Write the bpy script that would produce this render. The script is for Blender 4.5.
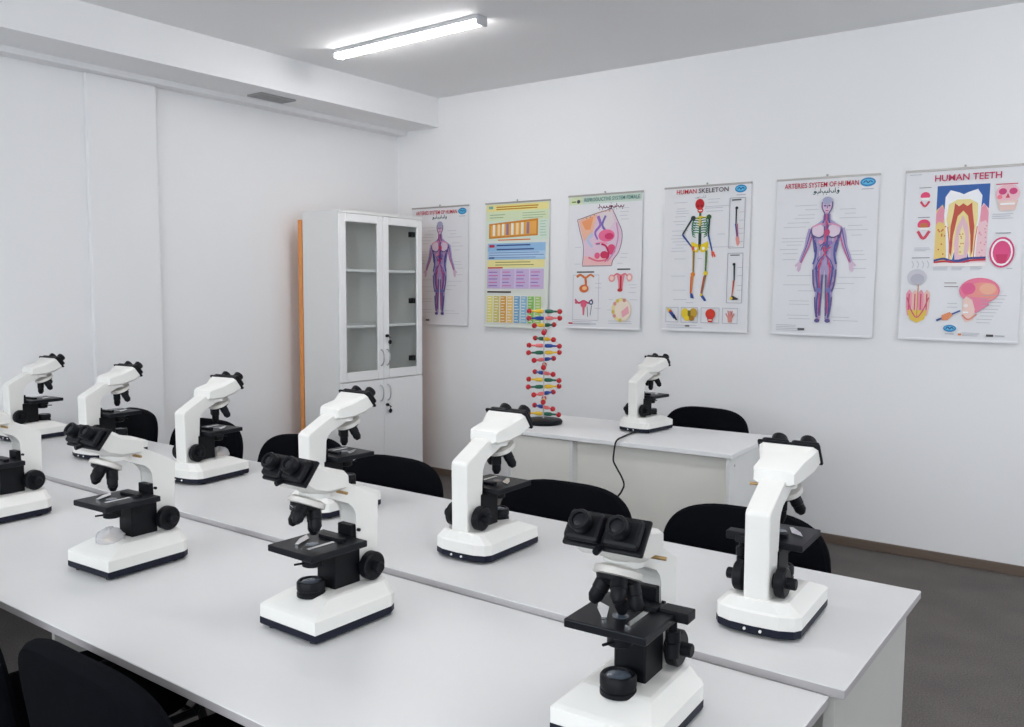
import bpy, bmesh, math, random
from mathutils import Vector, Matrix
random.seed(7)
R = math.radians
PI = math.pi
for o in list(bpy.data.objects): bpy.data.objects.remove(o)
S = bpy.context.scene
C = S.collection

# ------------------------------------------------------------------ camera
CAMZ = 1.5
FPX = 867.0
yaw, pitch, roll = R(-36.264), R(-4.992), R(0.348)
fw = Vector((math.sin(yaw)*math.cos(pitch), math.cos(yaw)*math.cos(pitch), math.sin(pitch)))
r0 = Vector((math.cos(yaw), -math.sin(yaw), 0)); u0 = r0.cross(fw)
rr = r0*math.cos(roll)+u0*math.sin(roll); uu = -r0*math.sin(roll)+u0*math.cos(roll)
cd = bpy.data.cameras.new('camera'); cam = bpy.data.objects.new('camera', cd); C.objects.link(cam)
cd.sensor_width = 36; cd.lens = FPX/1024*36; cd.clip_start = .02
m = Matrix((rr, uu, -fw)).transposed().to_4x4(); m.translation = (0, 0, CAMZ)
cam.matrix_world = m
S.camera = cam

# ------------------------------------------------------------------ world, view
W = bpy.data.worlds.new('sky'); S.world = W; W.use_nodes = True
bg = W.node_tree.nodes['Background']
bg.inputs[0].default_value = (.88, .93, 1.0, 1); bg.inputs[1].default_value = 3.2
S.view_settings.view_transform = 'Standard'; S.view_settings.look = 'None'
S.view_settings.gamma = 1; S.view_settings.exposure = 0.69; S.view_settings.use_curve_mapping = False
LAMP = 21.5      # emission of the ceiling tubes

# ------------------------------------------------------------------ materials
MATS = {}
def lin(c):
    return tuple(((v/255)/12.92 if v/255 <= .04045 else ((v/255+.055)/1.055)**2.4) for v in c)
def mat(name, col, rough=.5, metal=0, bump=0, bscale=200, vary=0, vscale=8, emit=0, trans=0, alpha=1, spec=.5, ior=1.45):
    """procedural principled material; vary = slight noise in the colour, bump = fine relief"""
    if name in MATS: return MATS[name]
    M = bpy.data.materials.new(name); M.use_nodes = True; nt = M.node_tree; b = nt.nodes['Principled BSDF']
    c = (*col, 1)
    b.inputs['Base Color'].default_value = c; b.inputs['Roughness'].default_value = rough
    b.inputs['Metallic'].default_value = metal; b.inputs['Specular IOR Level'].default_value = spec
    b.inputs['IOR'].default_value = ior
    if trans: b.inputs['Transmission Weight'].default_value = trans
    if alpha < 1: b.inputs['Alpha'].default_value = alpha
    if emit:
        b.inputs['Emission Color'].default_value = c; b.inputs['Emission Strength'].default_value = emit
    tc = None
    if vary or bump: tc = nt.nodes.new('ShaderNodeTexCoord')
    if vary:
        n = nt.nodes.new('ShaderNodeTexNoise'); n.inputs['Scale'].default_value = vscale; n.inputs['Detail'].default_value = 5
        mx = nt.nodes.new('ShaderNodeMix'); mx.data_type = 'RGBA'
        mx.inputs['A'].default_value = (*[v*(1-vary) for v in col], 1); mx.inputs['B'].default_value = (*[min(1, v*(1+vary)) for v in col], 1)
        nt.links.new(tc.outputs['Object'], n.inputs['Vector']); nt.links.new(n.outputs['Fac'], mx.inputs['Factor'])
        nt.links.new(mx.outputs['Result'], b.inputs['Base Color'])
    if bump:
        n2 = nt.nodes.new('ShaderNodeTexNoise'); n2.inputs['Scale'].default_value = bscale; n2.inputs['Detail'].default_value = 3
        bp = nt.nodes.new('ShaderNodeBump'); bp.inputs['Strength'].default_value = bump; bp.inputs['Distance'].default_value = .002
        nt.links.new(tc.outputs['Object'], n2.inputs['Vector']); nt.links.new(n2.outputs['Fac'], bp.inputs['Height'])
        nt.links.new(bp.outputs['Normal'], b.inputs['Normal'])
    MATS[name] = M; return M

def carpet():
    M = bpy.data.materials.new('carpet'); M.use_nodes = True; nt = M.node_tree; b = nt.nodes['Principled BSDF']
    tc = nt.nodes.new('ShaderNodeTexCoord')
    n = nt.nodes.new('ShaderNodeTexNoise'); n.inputs['Scale'].default_value = 160; n.inputs['Detail'].default_value = 4
    n2 = nt.nodes.new('ShaderNodeTexNoise'); n2.inputs['Scale'].default_value = 3.2; n2.inputs['Detail'].default_value = 6
    mp = nt.nodes.new('ShaderNodeMapping'); mp.inputs['Scale'].default_value = (1, 1.3, 1)
    cr = nt.nodes.new('ShaderNodeValToRGB')
    cr.color_ramp.elements[0].position = .3; cr.color_ramp.elements[0].color = (.085, .078, .076, 1)
    cr.color_ramp.elements[1].position = .72; cr.color_ramp.elements[1].color = (.21, .19, .18, 1)
    ad = nt.nodes.new('ShaderNodeMath'); ad.operation = 'MULTIPLY_ADD'; ad.inputs[1].default_value = .75
    ad2 = nt.nodes.new('ShaderNodeMath'); ad2.operation = 'MULTIPLY'; ad2.inputs[1].default_value = .25
    nt.links.new(tc.outputs['Object'], n.inputs['Vector']); nt.links.new(tc.outputs['Object'], mp.inputs['Vector'])
    nt.links.new(mp.outputs['Vector'], n2.inputs['Vector'])
    nt.links.new(n2.outputs['Fac'], ad2.inputs[0]); nt.links.new(n.outputs['Fac'], ad.inputs[0]); nt.links.new(ad2.outputs[0], ad.inputs[2])
    nt.links.new(ad.outputs[0], cr.inputs['Fac']); nt.links.new(cr.outputs['Color'], b.inputs['Base Color'])
    b.inputs['Roughness'].default_value = .95; b.inputs['Specular IOR Level'].default_value = .1
    bp = nt.nodes.new('ShaderNodeBump'); bp.inputs['Strength'].default_value = .5; bp.inputs['Distance'].default_value = .004
    nt.links.new(n.outputs['Fac'], bp.inputs['Height']); nt.links.new(bp.outputs['Normal'], b.inputs['Normal'])
    return M
def wood(name, c1, c2):
    M = bpy.data.materials.new(name); M.use_nodes = True; nt = M.node_tree; b = nt.nodes['Principled BSDF']
    tc = nt.nodes.new('ShaderNodeTexCoord'); mp = nt.nodes.new('ShaderNodeMapping'); mp.inputs['Scale'].default_value = (2, 2, 60)
    n = nt.nodes.new('ShaderNodeTexNoise'); n.inputs['Scale'].default_value = 3; n.inputs['Detail'].default_value = 6
    cr = nt.nodes.new('ShaderNodeValToRGB'); cr.color_ramp.elements[0].color = (*c1, 1); cr.color_ramp.elements[1].color = (*c2, 1)
    nt.links.new(tc.outputs['Object'], mp.inputs['Vector']); nt.links.new(mp.outputs['Vector'], n.inputs['Vector'])
    nt.links.new(n.outputs['Fac'], cr.inputs['Fac']); nt.links.new(cr.outputs['Color'], b.inputs['Base Color'])
    b.inputs['Roughness'].default_value = .5
    return M

M_WALL = mat('wall_paint', (.885, .885, .89), .9, bump=.12, bscale=120, vary=.015, vscale=2, spec=.2)
M_CEIL = mat('ceiling_paint', (.92, .92, .92), .95, bump=.05, vary=.01, vscale=2, spec=.2)
M_FLOOR = carpet()
M_BASEB = wood('brown_skirting', (.10, .072, .055), (.21, .155, .12))
M_MEL = mat('white_melamine', (.68, .68, .68), .36, vary=.012, vscale=14, spec=.45)
M_MELT = mat('greige_melamine', (.56, .55, .52), .5, vary=.02, vscale=9, spec=.3)
M_MELB = mat('cream_melamine', (.86, .84, .78), .5, vary=.02, vscale=9, spec=.3)
M_EDGE = mat('grey_edge_band', (.44, .42, .425), .5)
M_PAINT = mat('white_enamel', (.82, .81, .775), .33, bump=.03, bscale=400, spec=.5)
M_BLK = mat('black_plastic', (.005, .0055, .0075), .45, bump=.05, bscale=500, spec=.22)
M_BLKM = mat('black_metal', (.006, .007, .010), .38, spec=.25)
M_BAND = mat('dark_base_band', (.008, .010, .022), .5, spec=.25)
M_CHR = mat('chrome', (.78, .78, .78), .18, metal=1)
M_KNURL = mat('knurled_silver', (.72, .70, .66), .35, metal=.6, bump=.6, bscale=900)
M_LENS = mat('lens_glass', (.10, .12, .15), .08, spec=.6)
M_OCU = mat('dark_lens', (.008, .009, .012), .25, spec=.3)
M_WRAP = mat('clear_wrap', (.75, .75, .78), .12, alpha=.55, bump=1, bscale=60)
M_ORR = mat('orange_ring', (.55, .16, .05), .4)
M_BRASS = mat('brass_screw', (.55, .36, .16), .35, metal=.8)
M_FAB = mat('black_fabric', (.0045, .005, .007), .95, bump=.5, bscale=700, vary=.2, vscale=60, spec=.06)
M_TUBE = mat('black_tube', (.010, .011, .013), .35, spec=.3)
M_RUB = mat('black_rubber', (.01, .01, .01), .7)
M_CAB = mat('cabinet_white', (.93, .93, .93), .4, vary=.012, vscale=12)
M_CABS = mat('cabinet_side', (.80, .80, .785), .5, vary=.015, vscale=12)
M_CABIN = mat('cabinet_inside', (.88, .88, .85), .5, vary=.02, vscale=12)
M_STEEL = mat('satin_steel', (.55, .55, .56), .3, metal=1)
M_ORANGE = mat('orange_board', (.80, .32, .09), .6, vary=.05, vscale=10)
M_VENT = mat('vent_grey', (.34, .34, .34), .5)
M_VENTD = mat('vent_dark', (.10, .10, .10), .8)
M_PAPER = mat('poster_paper', (.80, .80, .82), .32, vary=.01, vscale=5, spec=.4)
M_TIN = mat('poster_strip', (.42, .40, .38), .4, metal=.5)
M_LAMPH = mat('lamp_housing', (.55, .55, .57), .5)
M_TUBEL = mat('lamp_diffuser', (1.0, .975, .97), .5, emit=LAMP)
M_WINF = mat('window_white', (.8, .8, .8), .4)

def glass_mat(name, tint=(.975, .985, .98), fac=.10):
    M = bpy.data.materials.new(name); M.use_nodes = True; nt = M.node_tree
    for n in list(nt.nodes): nt.nodes.remove(n)
    out = nt.nodes.new('ShaderNodeOutputMaterial'); mx = nt.nodes.new('ShaderNodeMixShader'); t = nt.nodes.new('ShaderNodeBsdfTransparent')
    g = nt.nodes.new('ShaderNodeBsdfGlossy'); fr = nt.nodes.new('ShaderNodeLayerWeight'); fr.inputs['Blend'].default_value = .12
    t.inputs['Color'].default_value = (*tint, 1); g.inputs['Roughness'].default_value = .03
    nt.links.new(fr.outputs['Fresnel'], mx.inputs[0]); nt.links.new(t.outputs[0], mx.inputs[1]); nt.links.new(g.outputs[0], mx.inputs[2])
    nt.links.new(mx.outputs[0], out.inputs['Surface'])
    return M
M_GLASS = glass_mat('pane_glass')
M_WGLASS = glass_mat('window_glass', (.97, .98, .98))

# ------------------------------------------------------------------ mesh helpers
def obj(name, bm, material, parent=None, smooth=False, loc=None):
    me = bpy.data.meshes.new(name)
    if smooth:
        for f in bm.faces: f.smooth = True
    bmesh.ops.recalc_face_normals(bm, faces=bm.faces)
    bm.to_mesh(me); bm.free()
    for M in (material if isinstance(material, (list, tuple)) else [material]): me.materials.append(M)
    if smooth:
        try: me.set_sharp_from_angle(angle=R(38))
        except Exception: pass
    o = bpy.data.objects.new(name, me); C.objects.link(o)
    if parent: o.parent = parent
    if loc: o.location = loc
    return o
def tag(o, label, cat=None, group=None, kind=None):
    if label: o['label'] = label
    if cat: o['category'] = cat
    if group: o['group'] = group
    if kind: o['kind'] = kind
    return o
def thing(name, label, cat, loc=(0, 0, 0), rz=0, group=None):
    o = bpy.data.objects.new(name, None); C.objects.link(o); o.empty_display_size = .05
    o.location = loc; o.rotation_euler = (0, 0, rz)
    return tag(o, label, cat, group)
def BM(): return bmesh.new()
def box(x0, x1, y0, y1, z0, z1, bm=None, bev=0, seg=2):
    b = bm or BM()
    vs = [b.verts.new((x, y, z)) for x in (x0, x1) for y in (y0, y1) for z in (z0, z1)]
    fs = [b.faces.new([vs[i] for i in q]) for q in ((0, 1, 3, 2), (4, 6, 7, 5), (0, 4, 5, 1), (2, 3, 7, 6), (0, 2, 6, 4), (1, 5, 7, 3))]
    if bev:
        es = list({e for f in fs for e in f.edges})
        bmesh.ops.bevel(b, geom=es, offset=bev, segments=seg, profile=.5, affect='EDGES')
    return b
def frame_of(d):
    d = Vector(d).normalized()
    a = Vector((0, 0, 1)) if abs(d.z) < .95 else Vector((1, 0, 0))
    u = d.cross(a).normalized(); v = d.cross(u).normalized()
    return u, v
def rings(b, rs, closed_ends=True):
    for A, B_ in zip(rs, rs[1:]):
        n = len(A)
        for i in range(n):
            b.faces.new((A[i], A[(i+1) % n], B_[(i+1) % n], B_[i]))
    if closed_ends:
        b.faces.new(rs[0][::-1]); b.faces.new(rs[-1])
def lathe(p0, d, prof, n=20, bm=None):
    """prof: list of (distance along d, radius)"""
    b = bm or BM(); p0 = Vector(p0); d = Vector(d).normalized(); u, v = frame_of(d)
    rs = []
    for t, r in prof:
        rs.append([b.verts.new(p0+d*t+(u*math.cos(a)+v*math.sin(a))*max(r, 1e-4)) for a in [2*PI*i/n for i in range(n)]])
    rings(b, rs); return b
def cyl(p0, p1, r, n=16, bm=None, bev=0, r2=None):
    p0 = Vector(p0); p1 = Vector(p1); L = (p1-p0).length; r2 = r if r2 is None else r2
    prof = [(0, r-bev), (bev, r), (L-bev, r2), (L, r2-bev)] if bev else [(0, r), (L, r2)]
    return lathe(p0, p1-p0, prof, n, bm)
def tube(pts, r, n=8, bm=None):
    b = bm or BM(); pts = [Vector(p) for p in pts]; rs = []
    up = None
    for i, p in enumerate(pts):
        d = (pts[min(i+1, len(pts)-1)]-pts[max(i-1, 0)]).normalized()
        if up is None: u, v = frame_of(d)
        else:
            u = (up-d*up.dot(d)).normalized(); v = d.cross(u).normalized()
        up = u
        rs.append([b.verts.new(p+(u*math.cos(a)+v*math.sin(a))*r) for a in [2*PI*k/n for k in range(n)]])
    rings(b, rs); return b
def smoothpath(pts, k=6):
    """Catmull-Rom"""
    P = [Vector(p) for p in pts]; P = [P[0]*2-P[1]]+P+[P[-1]*2-P[-2]]; out = []
    for i in range(1, len(P)-2):
        for j in range(k):
            t = j/k; a, b, c, d = P[i-1], P[i], P[i+1], P[i+2]
            out.append(.5*((2*b)+(c-a)*t+(2*a-5*b+4*c-d)*t*t+(3*b-a-3*c+d)*t**3))
    out.append(P[-2]); return out
def prism(poly, axis, a0, a1, bm=None, bev=0):
    """extrude a 2-D polygon along axis ('x': poly in y,z ; 'z': poly in x,y ; 'y': poly in x,z)"""
    b = bm or BM()
    def pt(p, a): return {'x': (a, p[0], p[1]), 'y': (p[0], a, p[1]), 'z': (p[0], p[1], a)}[axis]
    A = [b.verts.new(pt(p, a0)) for p in poly]; B_ = [b.verts.new(pt(p, a1)) for p in poly]
    rings(b, [A, B_])
    if bev:
        bmesh.ops.bevel(b, geom=list(b.edges), offset=bev, segments=2, profile=.5, affect='EDGES')
    return b
def sphere(c, r, bm=None, u=12, v=8):
    b = bm or BM()
    bmesh.ops.create_uvsphere(b, u_segments=u, v_segments=v, radius=r, matrix=Matrix.Translation(c)); return b
def copy_tree(o, parent=None):
    c = o.copy(); C.objects.link(c)
    if parent: c.parent = parent
    for ch in list(o.children): copy_tree(ch, c)
    return c

# ================================================================== the room
XL, XR, YB, YF, ZC = -4.97, 2.6, 5.195, -2.2, 2.96
def struct(name, bm, M, parent=None, label=None):
    o = obj(name, bm, M, parent); o['kind'] = 'structure'
    if label: o['label'] = label
    return o
struct('floor', box(XL-.2, XR+.2, YF-.2, YB+.2, -.1, 0), M_FLOOR, label='grey brown carpeted floor of the classroom')
struct('ceiling', box(XL-.2, XR+.2, YF-.2, YB+.2, ZC, ZC+.1), M_CEIL, label='flat white painted ceiling of the classroom')
struct('wall_back', box(XL-.2, XR+.2, YB, YB+.15, 0, ZC), M_WALL, label='white painted wall behind the row of posters')
struct('wall_left', box(XL-.15, XL, YF-.2, YB, 0, ZC), M_WALL, label='white painted wall behind the tall cabinet')
def wall_with_windows(name, along, pos, thick, a0, a1, wins, label):
    """wall along 'x' or 'y' with rectangular window openings (a_lo, a_hi, z_lo, z_hi)"""
    b = BM()
    def add(l, h, z0, z1):
        if along == 'x': box(l, h, pos, pos+thick, z0, z1, b)
        else: box(pos, pos+thick, l, h, z0, z1, b)
    cur = a0
    for l, h, z0, z1 in wins:
        add(cur, l, 0, ZC); add(l, h, 0, z0); add(l, h, z1, ZC); cur = h
    add(cur, a1, 0, ZC)
    return struct(name, b, M_WALL, label=label)
WR = [(2.4, 3.9, .9, 2.7)]  # unseen side window, guessed and added to balance the light
wall_with_windows('wall_right', 'y', XR, .15, YF-.2, YB, WR, 'white wall with a wide window, out of the picture')
WF = [(-3.9, -1.1, .9, 2.7), (-.5, 2.1, .9, 2.7)]  # unseen windows added as fill for surfaces facing the camera
wall_with_windows('wall_front', 'x', YF-.15, .15, XL, XR, WF, 'white wall with windows behind the photographer')
n = 0
for l, h, z0, z1 in WR:
    n += 1
    w = struct('window_%d' % n, box(XR+.05, XR+.06, l+.05, h-.05, z0+.05, z1-.05), M_WGLASS, label='clear window pane in the side wall')
    f = BM()
    for a in ((l, l+.05), (h-.05, h), ((l+h)/2-.03, (l+h)/2+.03)): box(XR+.03, XR+.08, a[0], a[1], z0, z1, f)
    for a in ((z0, z0+.05), (z1-.05, z1)): box(XR+.03, XR+.08, l+.05, h-.05, a[0], a[1], f)
    obj('window_frame', f, M_WINF, w)
for l, h, z0, z1 in WF:
    n += 1
    w = struct('window_%d' % n, box(l+.05, h-.05, YF-.08, YF-.07, z0+.05, z1-.05), M_WGLASS, label='clear window pane behind the photographer')
    f = BM()
    for a in ((l, l+.05), (h-.05, h), ((l+h)/2-.03, (l+h)/2+.03)): box(a[0], a[1], YF-.1, YF-.05, z0, z1, f)
    for a in ((z0, z0+.05), (z1-.05, z1)): box(l+.05, h-.05, YF-.1, YF-.05, a[0], a[1], f)
    obj('window_frame', f, M_WINF, w)
    ld = bpy.data.lights.new('window_portal', 'AREA'); ld.shape = 'RECTANGLE'; ld.size = h-l; ld.size_y = z1-z0; ld.cycles.is_portal = True
    lo = bpy.data.objects.new('window_portal', ld); C.objects.link(lo); lo.location = ((l+h)/2, YF-.02, (z0+z1)/2); lo.rotation_euler = (R(90), 0, 0)
for l, h, z0, z1 in WR:
    ld = bpy.data.lights.new('window_portal', 'AREA'); ld.shape = 'RECTANGLE'; ld.size = z1-z0; ld.size_y = h-l; ld.cycles.is_portal = True
    lo = bpy.data.objects.new('window_portal', ld); C.objects.link(lo); lo.location = (XR+.02, (l+h)/2, (z0+z1)/2); lo.rotation_euler = (0, R(90), 0)
# boxed-in soffit along the left wall, with a lower lip next to the wall
struct('trim_1', box(XL, -4.535, YF, YB, 2.738, ZC), M_WALL, label='boxed white soffit running under the ceiling along the left wall')
struct('trim_2', box(XL, -4.865, YF, YB, 2.705, 2.738), M_WALL, label='narrow lower lip of the soffit against the left wall')
# shallow pilaster on the left wall
struct('trim_3', box(XL, XL+.035, 2.625, 3.055, 0, 2.705, bev=.004), M_WALL, label='shallow white pilaster on the left wall')
struct('baseboard_back', box(XL, XR, YB-.016, YB, 0, .055, bev=.004), M_BASEB, label='brown wooden skirting board along the poster wall')
struct('baseboard_left', box(XL, XL+.016, YF, YB-.016, 0, .055, bev=.004), M_BASEB, label='brown wooden skirting board along the left wall')

# ventilation grille in the soffit
v = thing('air_vent', 'small grey ventilation grille in the underside of the soffit', 'vent', (-4.73, 3.76, 2.738))
obj('backing', box(-.06, .06, -.13, .13, -.004, 0), M_VENTD, v)
f = BM()
box(-.072, -.06, -.14, .14, -.010, 0, f); box(.06, .072, -.14, .14, -.010, 0, f)
box(-.06, .06, -.14, -.13, -.010, 0, f); box(-.06, .06, .13, .14, -.010, 0, f)
obj('frame', f, M_VENT, v)
sl = None
for i in range(7):
    x = -.052+i*.0173
    if sl is None:
        sl = obj('slat', prism([(-.006, -.009), (.004, -.004), (.006, -.004), (-.004, -.009)], 'y', -.13, .13), M_VENT, v, loc=(x, 0, 0))
    else:
        s2 = sl.copy(); C.objects.link(s2); s2.parent = v; s2.location = (x, 0, 0)

# ceiling battens
def batten(label):
    t = thing('ceiling_light', label, 'light', (0, 0, ZC), 0, 'linear ceiling lights')
    obj('housing', box(-.585, .585, -.038, .038, -.024, 0, bev=.003), M_LAMPH, t)
    obj('diffuser', prism([(-.037, -.024), (.037, -.024), (.030, -.038), (.014, -.049), (-.014, -.049), (-.030, -.038)], 'x', -.575, .575), M_TUBEL, t)
    for s in (-1, 1):
        obj('end_cap', box(s*.575 if s > 0 else -.595, .595 if s > 0 else -.575, -.039, .039, -.052, 0, bev=.004), M_LAMPH, t)
    return t
b0 = batten('glowing linear ceiling light in view near the soffit'); b0.location = (-3.575, 3.80, ZC); b0.rotation_euler = (0, 0, R(-2.0))
for x, y, l in ((-2.5, 1.5, 'linear ceiling light over the far end of the tables'), (.4, 3.5, 'linear ceiling light near the teeth poster, out of the frame'),
                (-.1, 1.5, 'linear ceiling light over the near end of the tables'), (-2.5, -.8, 'linear ceiling light behind the photographer, far side'),
                (-.1, -.8, 'linear ceiling light behind the photographer')):
    c = copy_tree(b0); c.location = (x, y, ZC); c.rotation_euler = (0, 0, 0); c['label'] = l  # unseen copies of the batten, added to set the room's brightness

# ================================================================== tables
def long_table(label, x0, x1, y0, y1, top, modesty_y, mids, grp):
    t = thing('laboratory_table', label, 'table', ((x0+x1)/2, (y0+y1)/2, 0), 0, grp)
    hx, hy = (x1-x0)/2, (y1-y0)/2; th = .019
    b = box(-hx, hx, -hy, hy, top-th, top, bev=.0015, seg=1)
    b.normal_update()
    for f in b.faces: f.material_index = 1 if abs(f.normal.z) < .6 else 0
    obj('tabletop', b, [M_MEL, M_EDGE], t)
    mid = [p-(x0+x1)/2 for p in mids]
    for x in (-hx+.02, hx-.041, *mid):
        obj('end_panel', box(x, x+.021, -hy+.012, hy-.055, 0.0, top-th, bev=.001, seg=1), M_MELT, t)
    my = modesty_y
    for a, c in () if my is None else ((-hx+.041, mid[0]), (mid[0]+.021, mid[1]), (mid[1]+.021, hx-.041)):
        obj('modesty_panel', box(a, c, my, my+.018, .22, top-th), M_MELT, t)
    return t
T1, T2 = .750, .766
TX0, TX1 = -4.90, -.412
long_table('long white table in the foreground with four microscopes, eyepieces toward the camera', TX0, -.438, .900, 1.597, T1, None, (-4.1, -.95), 'white laboratory tables')
long_table('long white table in the second row with black chairs along its far side', TX0, TX1, 1.602, 2.263, T2, -.20, (-3.445, -1.30), 'white laboratory tables')

# teacher's desk
dx0, dx1, dy0, dy1, DT = -2.735, -1.50, 3.655, 4.27, .755
d = thing('desk', 'small white desk by the poster wall carrying the helix model', 'desk', ((dx0+dx1)/2, (dy0+dy1)/2+.02, 0), R(3.4))
hx, hy = (dx1-dx0)/2, (dy1-dy0)/2
b = box(-hx, hx, -hy, hy, DT-.022, DT, bev=.002, seg=1); obj('desktop', b, mat('desk_melamine', (.86, .86, .86), .4, vary=.012, vscale=14), d)
obj('end_panel', box(hx-.035, hx-.015, -hy+.015, hy-.02, 0, DT-.022, bev=.001, seg=1), M_CABS, d)
obj('end_panel', box(-hx+.015, -hx+.035, -hy+.015, hy-.02, 0, DT-.022, bev=.001, seg=1), M_CABS, d)
obj('modesty_panel', box(-hx+.398, hx-.035, -hy+.075, -hy+.093, .10, DT-.022), M_MELB, d)
ped = obj('pedestal', box(-hx+.035, -hx+.38, -hy+.03, hy-.04, .05, DT-.03, bev=.002, seg=1), M_MELB, d)
obj('divider_panel', box(-hx+.38, -hx+.398, -hy+.02, hy-.06, 0, DT-.022, bev=.001, seg=1), M_CABS, d)
sc = obj('screw_cap', cyl((hx-.0155, -hy+.075, .69), (hx-.012, -hy+.075, .69), .006, 10), M_STEEL, d)

# ================================================================== cabinet
cx0, cx1, cy0, cy1, CH, CM = -4.80, -4.425, 4.06, 4.885, 2.02, .84
cb = thing('cabinet', 'tall white cabinet with glazed upper doors in the corner', 'cabinet', ((cx0+cx1)/2, (cy0+cy1)/2, 0))
ax, ay = (cx1-cx0)/2, (cy1-cy0)/2
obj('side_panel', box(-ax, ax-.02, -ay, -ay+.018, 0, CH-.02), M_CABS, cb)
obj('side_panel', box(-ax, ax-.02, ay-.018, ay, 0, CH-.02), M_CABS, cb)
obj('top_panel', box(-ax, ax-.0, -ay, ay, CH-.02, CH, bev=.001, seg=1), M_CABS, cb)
obj('bottom_panel', box(-ax, ax-.02, -ay+.018, ay-.018, .06, .08), M_CABIN, cb)
obj('plinth', box(ax-.06, ax-.045, -ay+.018, ay-.018, 0, .06), M_CABIN, cb)
obj('back_panel', box(-ax, -ax+.006, -ay+.018, ay-.018, .06, CH-.02), M_CABIN, cb)
for z in (CM-.01, CM+.375, CM+.765):
    obj('shelf', box(-ax+.006, ax-.03, -ay+.018, ay-.018, z, z+.018), M_CAB, cb)
obj('shelf', box(-ax+.006, ax-.03, -ay+.018, ay-.018, .42, .438), M_CAB, cb)
def handle(parent, x, y, z, L=.115):
    obj('handle', tube(smoothpath([(x, y, z-L/2), (x+.014, y, z-L/2+.006), (x+.028, y, z-L/4), (x+.031, y, z), (x+.028, y, z+L/4), (x+.014, y, z+L/2-.006), (x, y, z+L/2)], 4), .0045, 8), M_STEEL, parent, smooth=True)
for s in (-1, 1):
    y0, y1 = (-ay+.002, -.0015) if s < 0 else (.0015, ay-.002)
    # lower solid door
    dr = obj('door', box(ax-.02, ax, y0, y1, .065, CM-.003, bev=.0015, seg=1), M_CAB, cb)
    handle(dr, ax, (y1-.035) if s < 0 else (y0+.035), CM-.10)
    # upper glazed door: frame + pane
    z0, z1 = CM+.003, CH-.022
    f = BM(); wv = .055
    for a, c_, e, g in ((y0, y0+wv, z0, z1), (y1-wv, y1, z0, z1)): box(ax-.02, ax, a, c_, e, g, f, bev=.003, seg=1)
    for e, g in ((z0, z0+wv+.01), (z1-wv, z1)): box(ax-.02, ax, y0+wv, y1-wv, e, g, f, bev=.003, seg=1)
    gd = obj('glazed_door', f, M_CAB, cb)
    obj('pane', box(ax-.012, ax-.008, y0+wv-.004, y1-wv+.004, z0+wv+.006, z1-wv+.004), M_GLASS, gd)
    handle(gd, ax, (y1-.028) if s < 0 else (y0+.028), CM+.155)
    if s > 0:
        for z in (CM+.13, CM+.56, CH-.13):
            obj('hinge', box(ax-.05, ax-.021, y1-wv-.045, y1-wv+.005, z-.02, z+.02, bev=.004), M_BLKM, gd)
        for p, z in ((gd, CM+.31), (dr, CM-.19)):
            lk = obj('lock', cyl((ax, y0+.025, z), (ax+.016, y0+.025, z), .011, 12), M_BLKM, p)
            k = BM(); cyl((ax+.012, y0+.028, z), (ax+.045, y0+.028, z-.012), .003, 8, k); cyl((ax+.02, y0+.040, z-.045), (ax+.024, y0+.040, z-.045), .016, 12, k)
            cyl((ax+.022, y0+.040, z-.03), (ax+.022, y0+.034, z-.005), .003, 6, k)
            obj('key', k, M_BLKM, p)
bo = obj('orange_board', box(-4.845, -4.808, 4.055, 5.17, .0, 1.965, bev=.002, seg=1), M_ORANGE)
tag(bo, 'tall orange board wedged upright between the cabinet and the wall', 'board')
bo['label'] = 'tall orange board wedged upright between the cabinet and the wall'

# ================================================================== chairs
def super_outline(w, z0, z1, n=26, pw=3.2, pw_low=6):
    pts = []
    cz = z0+(z1-z0)*.42
    for i in range(n*2):
        a = 2*PI*i/(n*2); c_, s_ = math.cos(a), math.sin(a)
        p = pw if s_ > 0 else pw_low
        h = (z1-cz) if s_ > 0 else (cz-z0)
        pts.append((math.copysign(abs(c_)**(2/p), c_)*w/2, cz+math.copysign(abs(s_)**(2/p), s_)*h))
    return pts
def pad(outline, th, curve, b=None, flat=False):
    """cushion from an outline in (x, z); thickness along y, curved in plan, pillowed"""
    b = b or BM(); rs = []
    cz = sum(p[1] for p in outline)/len(outline)
    for k, (sc_, off) in enumerate(((.86, -.5), (.96, -.42), (1, -.15), (1, .15), (.96, .42), (.86, .5))):
        ring = []
        for x, z in outline:
            X = x*sc_ if abs(sc_) < 1 else x; Zz = cz+(z-cz)*(1-(1-sc_)*.9)
            ring.append(b.verts.new((X, off*th+curve*(X*X)*-1, Zz)))
        rs.append(ring)
    for A, B_ in zip(rs, rs[1:]):
        n_ = len(A)
        for i in range(n_): b.faces.new((A[i], A[(i+1) % n_], B_[(i+1) % n_], B_[i]))
    for ring, off in ((rs[0], -.5), (rs[-1], .5)):        # pillowed faces in strips so the curve shows
        n_ = len(ring); half = n_//2
        for i in range(half):
            a, c_ = ring[i % n_], ring[(i+1) % n_]
            d_, e = ring[(n_-1-i) % n_], ring[(n_-i) % n_]
            vs = []
            for v_ in (a, c_, d_, e):
                if v_ not in vs: vs.append(v_)
            if len(vs) >= 3:
                try: b.faces.new(vs)
                except ValueError: pass
    return b
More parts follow.
